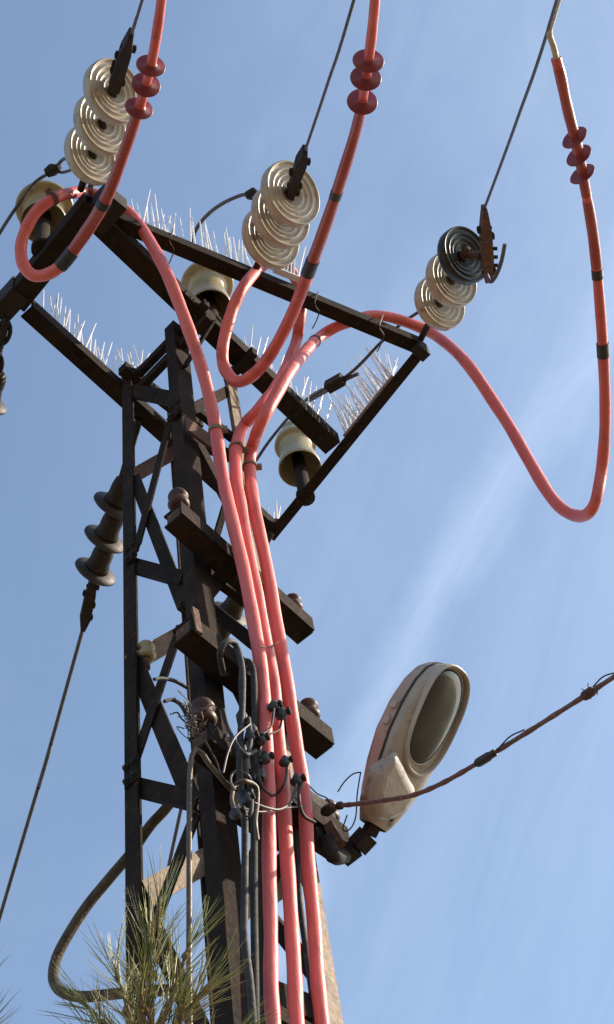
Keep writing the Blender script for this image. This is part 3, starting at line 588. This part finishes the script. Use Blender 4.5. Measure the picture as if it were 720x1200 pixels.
tang = [('pale looped wire hanging between the connectors', [(348, 918), (342, 938), (330, 948), (312, 945), (298, 940)], .005, 'whitewire'),
        ('pale wire ring left of the red cables', [(277, 925), (270, 917), (271, 908), (280, 902), (290, 906), (296, 918)], .004, 'whitewire'),
        ('thin black wire looping under the connectors', [(306, 868), (302, 900), (308, 922), (322, 930), (334, 918), (335, 896)], .005, 'blackpvc'),
        ('thin black wire drooping between two connectors', [(321, 830), (318, 850), (308, 860), (296, 858)], .005, 'blackpvc'),
        ('thin black wire arched beside the second cable', [(331, 838), (328, 856), (318, 862), (308, 868)], .004, 'blackpvc'),
        ('coiled brown wire hanging by the black round connector', [(276, 950), (270, 935), (275, 920), (288, 914), (300, 922), (303, 940), (299, 962), (302, 985)], .008, 'tan'),
        ('pale wire crossing the feet of the red cables', [(283, 944), (300, 952), (322, 950), (345, 945), (360, 946)], .0035, 'whitewire'),
        ('thin wire running up to the lower crossarm', [(262, 905), (268, 880), (278, 862), (292, 850)], .004, 'whitewire'),
        ('grey wire sagging from the lowest crossarm', [(240, 870), (252, 892), (262, 912), (275, 922), (290, 912), (300, 900)], .004, 'grey'),
        ('thin red binding wire round the cables under the middle crossarm', [(303, 756), (310, 760), (318, 757), (325, 752)], .003, 'rust'),
        ('black cable bent behind the connectors', [(262, 832), (268, 850), (276, 870), (286, 886), (300, 880)], .009, 'blackpvc'),
        ('black cable dropping behind the coiled wires', [(290, 842), (292, 870), (288, 900), (294, 930), (292, 960)], .009, 'blackpvc'),
        ('black cable ending at the foot of the third red cable', [(352, 918), (350, 936), (356, 955), (368, 965)], .007, 'blackpvc')]
for lab, P, r, mt in tang:
    wire('connecting_wire', lab, [(x+random.uniform(-2, 2), y+random.uniform(-2, 2), 'f', .20+random.uniform(-.03, .02)) for x, y in P], r*.78, mt, 'tangled connecting wires on the pole', 6, 7)
for k_, (x, y) in enumerate(((284, 842), (283, 880), (299, 872), (288, 936), (304, 905), (296, 858))):
    c = face(x, y, .17); t_ = thing('cable_wrap', ('black tape wrap on the arching grey cable, upper one', 'black tape wrap on the arching grey cable, lower one', 'black tape wrap on the bent grey cable, lower one', 'black tape wrap low on the cable bundle', 'black tape wrap on the pale grey cable', 'black tape wrap on the bent grey cable, upper one')[k_], 'tape wrap', c, 'tape wraps on the grey cables')
    MB().tube([c-Z*.028, c-Z*.018+U*.002, c+Z*.014-U*.002, c+Z*.026], [.0125, .018, .0165, .012], 9).obj('wrap', 'tape', t_)
# frayed binding wires round the lowest left insulator
fz = thing('binding_wire', 'frayed nest of thin binding wire round the lowest left insulator', 'wire', face(225, 850, .1))
for k in range(26):
    a = face(224+random.uniform(-8, 14), 846+random.uniform(-14, 20), .10); P = [a]
    for j in range(3): P.append(P[-1] + V((random.uniform(-1, 1), random.uniform(-1, 1), random.uniform(-1, 1)))*.03 - U*.006)
    MB().tube(smooth(P, 4), .0016, 4).obj('strand', random.choice(['whitewire', 'iron', 'grey', 'tan']), fz)
# ------------------------------------------------------------------ street lamp
LA = (NF*.75 + Z*.66 - U*.04).normalized()
neck = face(443, 968, .0); rl = 5.12; neck = atr(438, 968, rl)
LN = (-Z + LA*LA.z).normalized(); LS = LA.cross(LN).normalized()
if LS.dot(U) > 0: LS = -LS                        # LS points to the side the camera sees at the left
LN, LS = LN*math.cos(.22) - LS*math.sin(.22), LS*math.cos(.22) + LN*math.sin(.22)
lamp = thing('street_lamp', 'pale weathered street lamp head seen from below with dusty glass bowl', 'street lamp', neck)
LL = .535
def sec(s):
    """half width, top height, bottom depth along the lamp"""
    K = [(0, .040, .036, .026), (.05, .054, .044, .034), (.16, .076, .060, .042), (.32, .096, .076, .048), (.5, .110, .086, .052), (.68, .108, .084, .052), (.82, .096, .074, .050), (.92, .074, .060, .044), (.975, .046, .040, .034), (1.0, .010, .012, .014)]
    for a, b_ in zip(K, K[1:]):
        if s <= b_[0]:
            t = (s-a[0])/(b_[0]-a[0]); return [(a[i]+(b_[i]-a[i])*t)*1.0 for i in (1, 2, 3)]
    return K[-1][1:]
def lp(s, y, n): return neck + LA*(s*LL) + LS*y + LN*n
def loft(ss, fn, cnt, closed=True):
    v = []; f = []
    for s in ss: v += fn(s)
    for i in range(len(ss)-1):
        for k in range(cnt if closed else cnt-1): f.append((i*cnt+k, i*cnt+(k+1) % cnt, (i+1)*cnt+(k+1) % cnt, (i+1)*cnt+k))
    return v, f
ss = [i/40 for i in range(41)]; CN = 18
def se(x, e): return math.copysign(abs(x)**e, x)
def top(s):
    w, h, b_ = sec(s); w += .004
    return [lp(s, w*se(math.cos(math.pi*k/(CN-1)), .7), -.002 - h*se(math.sin(math.pi*k/(CN-1)), .75)) for k in range(CN)]
def bot(s):
    w, h, b_ = sec(s)
    return [lp(s, w*se(math.cos(math.pi*k/(CN-1)), .55), .004 + b_*se(math.sin(math.pi*k/(CN-1)), .5)) for k in range(CN)]
mb = MB(); mb.add(*loft(ss, top, CN, False), True)
mb.add(*loft(ss, lambda s: [lp(s, (sec(s)[0]+.004), -.002), lp(s, (sec(s)[0]+.006), .006), lp(s, (sec(s)[0]-.004), .006)], 3, False), False)
mb.add(*loft(ss, lambda s: [lp(s, -(sec(s)[0]+.004), -.002), lp(s, -(sec(s)[0]+.006), .006), lp(s, -(sec(s)[0]-.004), .006)], 3, False), False)
can = mb.obj('canopy', 'lampbody', lamp)
mb = MB(); mb.add(*loft(ss, bot, CN, False), True); mb.obj('housing', 'lampbody', lamp)
for sd in (1, -1):
    mb = MB(); mb.tube([lp(s, sd*(sec(s)[0]+.0005), .009) for s in ss[1:]], .0035, 6); mb.obj('gasket', 'gasket', lamp)
# latch and hinge on the visible side
for s in (.52, .62):
    MB().box(lp(s, sec(s)[0]+.008, -.012), lp(s+.04, sec(s)[0]+.008, -.012), .010, .022, LN).obj('latch', 'lamprim', lamp)
# glass bowl: rim, recess, bowl
CS, AL, AWD = .672, .174, .088
BN = .052
def ov(t, k, n, e=.78): return lp(CS, 0, n) + LA*(AL*k*se(math.cos(t), e)) + LS*(AWD*k*se(math.sin(t), e)*(1+.09*math.cos(t)) - .004)
NT = 48; T = [2*math.pi*i/NT for i in range(NT)]
rp = [(1.0, BN-.03), (1.03, BN-.004), (1.025, BN+.012), (1.0, BN+.016), (.975, BN+.013), (.965, BN+.008), (.95, BN-.012)]
mb = MB(); v = [ov(t, k, n) for k, n in rp for t in T]; f = [(i*NT+j, i*NT+(j+1) % NT, (i+1)*NT+(j+1) % NT, (i+1)*NT+j) for i in range(len(rp)-1) for j in range(NT)]
mb.add(v, f, True); mb.obj('rim', 'lamprim', lamp)
mb = MB(); v = [ov(t, .96, BN-.006) for t in T] + [lp(CS, 0, BN-.006)]; mb.add(v, [(j, (j+1) % NT, NT) for j in range(NT)]); mb.obj('recess', 'gasket', lamp)
gp = [(1.0, .000), (.985, .008), (.93, .014), (.8, .019), (.6, .0225), (.35, .0245), (.12, .025)]
mb = MB(); gofs = LA*.010 + LS*.008
v = [ov(t, k*.88, BN-.004+h, .85) + gofs for k, h in gp for t in T]; f = [(i*NT+j, i*NT+(j+1) % NT, (i+1)*NT+(j+1) % NT, (i+1)*NT+j) for i in range(len(gp)-1) for j in range(NT)]
v.append(lp(CS, -.004, BN+.021)+gofs); f += [((len(gp)-1)*NT+j, (len(gp)-1)*NT+(j+1) % NT, len(v)-1) for j in range(NT)]
mb.add(v, f, True); mb.obj('glass_bowl', 'glass', lamp)
mb = MB(); mb.tube([ov(t, .89, BN+.0005, .85) + gofs for t in T+[T[0]]], .0035, 6, False); mb.obj('glass_edge', 'lamprim', lamp)
# hinged door behind the bowl: raised wedge whose right flank takes the sun
def under(px, py, n):
    d = raydir(px, py); return CAM + d*((neck + LN*n - CAM).dot(LN)/d.dot(LN))
poly = [(464, 886), (489, 936), (478, 952), (460, 961), (447, 958), (443, 940), (450, 908)]
DH = .080
hi = [under(x, y, DH) for x, y in poly]; cn_ = sum(hi, V((0, 0, 0)))/k if False else sum(hi, V((0, 0, 0)))/len(poly); lo = [p - LN*.07 + (p-cn_).normalized()*.02 for p in hi]; k = len(poly)
ed = (hi[1]-hi[0]).normalized(); rg = LN.cross(ed); rg = rg if rg.dot(RT) > 0 else -rg
for i in (0, 1): lo[i] = hi[i] + rg*.034 - LN*.032
mb = MB(); mb.add(lo+hi, [tuple(range(k, 2*k)), tuple(range(k))[::-1]] + [(i, (i+1) % k, k+(i+1) % k, k+i) for i in range(k)]); gd = mb.obj('gear_door', 'lampbody', lamp); bv = gd.modifiers.new('bevel', 'BEVEL'); bv.width = .018; bv.segments = 3; bv.limit_method = 'ANGLE'; bv.angle_limit = math.radians(25)
# bracket arm back to the crossarm
cl = Cc[1] + NF*.02
bp = pts([(384, 985, 'f', .08), (391, 1003, 'f', .10), (405, 1003, 'r', 5.13), (418, 993, 'r', 5.12), (432, 978, 'r', 5.12)]) + [lp(.03, 0, 0)]
MB().tube(smooth(bp[:3], 5), .024, 8).obj('bracket', 'iron', lamp)
for a, b_, w in ((bp[2]-(bp[3]-bp[2])*.3, bp[3], .042), (bp[3], bp[4], .050), (bp[4], bp[5] + LA*.02, .036)):
    MB().box(a, b_, w, w, Z).obj('arm', 'iron', lamp)
p0 = face(375, 965, .05); MB().box(p0 + Z*.09, p0 - Z*.11, .10, .05, NF).obj('bracket', 'iron', lamp)
MB().box(face(386, 968, .09), face(398, 990, .11), .03, .03, Z).obj('bracket', 'rust', lamp)
for k, y in enumerate((-.018, .0, .018)): bolt(lamp, lp(.07+.04*k, y, .034), LN, .6)
# thin loose wires by the lamp
for lab, P in (('thin loose wire curling up from the lamp neck', [(396, 928, 'r', 5.1), (404, 916, 'r', 5.1), (414, 907, 'r', 5.1), (423, 905, 'r', 5.12)]),
               ('thin loose wire hanging beneath the lamp neck', [(423, 905, 'r', 5.05), (419, 930, 'r', 5.05), (417, 958, 'r', 5.05), (410, 972, 'r', 5.06), (402, 972, 'r', 5.08), (407, 955, 'r', 5.08)]),
               ('thin wires looping left of the service cable joint', [(362, 920, 'r', 5.1), (372, 930, 'r', 5.1), (384, 936, 'r', 5.1), (389, 946, 'r', 5.1)])):
    wire('loose_wire', lab, P, .0022, 'iron', 'thin loose wires beside the street lamp', 5, 6)
# ------------------------------------------------------------------ service drop
sd, sp = wire('service_drop', 'twisted reddish brown service cable crossing in front of the street lamp to the right edge', [(378, 953, 'r', 5.05), (394, 945, 'r', 5.0), (420, 942, 'r', 4.96), (450, 938, 'r', 4.92), (484, 932, 'r', 4.88), (520, 917, 'r', 4.84), (562, 893, 'r', 4.78), (620, 857, 'r', 4.7), (680, 819, 'r', 4.62), (735, 783, 'r', 4.54), (900, 672, 'r', 4.34), (1300, 400, 'r', 3.9), (2600, -500, 'r', 5.5), (5200, -2300, 'r', 12)], .0066, 'service', None, 10, 10)
for k in range(2):   # second lay of the twist
    q = []
    for i in range(0, len(sp)-1):
        for j in range(4):
            p = sp[i].lerp(sp[i+1], j/4); t_, a, b_ = frame(sp[i+1]-sp[i]); an = (i*4+j)*.16 + k*math.pi
            q.append(p + (a*math.cos(an)+b_*math.sin(an))*.0030)
    MB().tube(q, .0048, 6).obj('strand', 'service', sd)
for x, y, l, r in ((386, 949, .05, .017), (398, 945, .02, .012), (568, 889, .055, .0135), (578, 884, .02, .011), (560, 894, .02, .013), (689, 813, .04, .014)):
    i = near(sp, x, y); d = (sp[i+1]-sp[i-1]).normalized(); MB().tube([sp[i]-d*l/2, sp[i]-d*l*.3, sp[i]+d*l*.3, sp[i]+d*l/2], [r*.75, r, r, r*.75], 10).obj('tape_wrap', 'tape' if x < 600 else 'rust', sd)
for k in range(7):
    i = near(sp, 689+random.uniform(-10, 10), 813); c = sp[i] + V((random.uniform(-1, 1), 0, random.uniform(-1, 1)))*.006
    P = [c]
    for j in range(3): P.append(P[-1] + V((random.uniform(-1, 1), random.uniform(-1, 1), random.uniform(-1, 1)))*.010)
    MB().tube(smooth(P, 4), .0013, 4).obj('binding_strand', 'iron', sd)
for a, b_ in (((582, 880), (615, 855)), ((694, 806), (722, 788))):
    P = pts([(a[0], a[1], 'r', 4.74), ((a[0]+b_[0])/2-1, (a[1]+b_[1])/2-4, 'r', 4.7), (b_[0], b_[1], 'r', 4.68)]); MB().tube(smooth(P, 6), .0022, 5).obj('binding_strand', 'iron', sd)
# fine tie wires on the front beam
for lab, x, y, mt in (('thin tie wire knotted round the front beam near its right end', 448, 385, 'tan'), ('thin tie wire knotted round the front beam near its middle', 372, 358, 'iron'), ('thin rusty wire end hooked on the front beam left of centre', 202, 285, 'rust')):
    P = [(x+1, y-16, 'z', 8.60), (x-3, y-2, 'r', 7.45), (x+2, y+8, 'z', 8.46), (x-3, y+22, 'z', 8.42), (x-6, y+27, 'z', 8.42)]
    wire('tie_wire', lab, P, .0028, mt, 'thin tie wires round the front beam', 5, 6)
# ------------------------------------------------------------------ pine
def pine(label, base, shoots, seed, nn, ln, trunk=True):
    random.seed(seed); t = thing('pine_tree', label, 'pine tree', V((base.x, base.y, 0)))
    if trunk:
        P = [V((base.x, base.y-.0, 0)), V((base.x+.03, base.y, base.z*.45)), V((base.x-.02, base.y, base.z*.8)), base]
        pp = smooth(P, 8); MB().tube(pp, [.05-.04*i/len(pp) for i in range(len(pp))], 10).obj('trunk', 'bark', t)
    green = MB(); dry = MB(); lite = MB(); cnt = 0
    for (p, q, dens, spread, L) in shoots:
        pp = smooth([p, p.lerp(q, .5) + V((random.uniform(-.02, .02), 0, .0)), q], 8)
        MB().tube(pp, [.0055-.0033*i/len(pp) for i in range(len(pp))], 7).obj('twig', 'bark', t)
        ax = (q-p).normalized(); _, a, b_ = frame(ax)
        for k in range(int(nn*dens*.25)):
            u = random.random()**.8; c = p.lerp(q, u); an = random.uniform(0, 2*math.pi); sp_ = spread*random.uniform(.3, 1.3)*(1.15-.6*u)
            d0 = (ax + (a*math.cos(an)+b_*math.sin(an))*sp_).normalized(); l0 = L*random.uniform(.6, 1.25); isd = random.random() < .12
            dr = V((random.uniform(-1, 1), random.uniform(-1, 1), -random.uniform(0, 1.4)))*l0*random.uniform(.02, .16)
            for _ in range(random.choice((2, 2, 3))):
                d = (d0 + V((random.uniform(-1, 1), random.uniform(-1, 1), random.uniform(-1, 1)))*.11).normalized(); l = l0*random.uniform(.85, 1.05)
                P = [c, c + d*l*.35, c + d*l*.7 + dr*.4, c + d*l + dr]; r = .00072*random.uniform(.8, 1.3)
                (dry if isd else green if random.random() < .6 else lite).tube(P, [r, r, r*.85, r*.2], 3, False)
        for k in range(7):      # buds and scales along the twig
            c = p.lerp(q, (k+.5)/7.5); MB().tube([c, c+ax*.006+a*random.uniform(-.003, .003), c+ax*.013], [.005, .0055, .002], 6).obj('bud', 'bark', t)
    green.obj('needles', 'needle', t, kind='stuff'); lite.obj('yellow_needles', 'liteneedle', t, kind='stuff'); dry.obj('dry_needles', 'drynee', t, kind='stuff'); return t
RP = 2.9
def q(x, y, r=RP): return atr(x, y, r)
base = q(166, 1320, 2.75)
sh = [(base, q(176, 1085), 1.7, .75, .125), (q(170, 1250, 2.8), q(222, 1105, 2.86), 1.4, .8, .115), (q(168, 1280, 2.8), q(135, 1130, 2.95), 1.3, .85, .115),
      (q(175, 1240, 2.8), q(248, 1150, 2.8), 1.3, .9, .11), (q(172, 1260, 2.8), q(104, 1180, 2.9), 1.1, .85, .115), (q(178, 1200, 2.84), q(188, 1050, 2.9), .8, .6, .12),
      (q(180, 1290, 2.8), q(215, 1180, 2.75), 1.2, .95, .11), (q(178, 1280, 2.8), q(165, 1165, 2.75), 1.2, .95, .11), (q(180, 1320, 2.8), q(270, 1220, 2.8), 1.1, .85, .11), (q(165, 1300, 2.8), q(120, 1225, 2.8), 1.0, .9, .11)]
pine('tuft of long green and yellow pine needles in front of the pole foot', base, sh, 3, 105, .1)
base2 = q(-75, 1330, 2.9)
pine('pine needles just entering the left edge near the bottom', base2, [(base2, q(-38, 1180), 1.4, .8, .10), (q(-60, 1280, 2.9), q(-26, 1215, 2.9), 1.0, .8, .10)], 5, 90, .1)
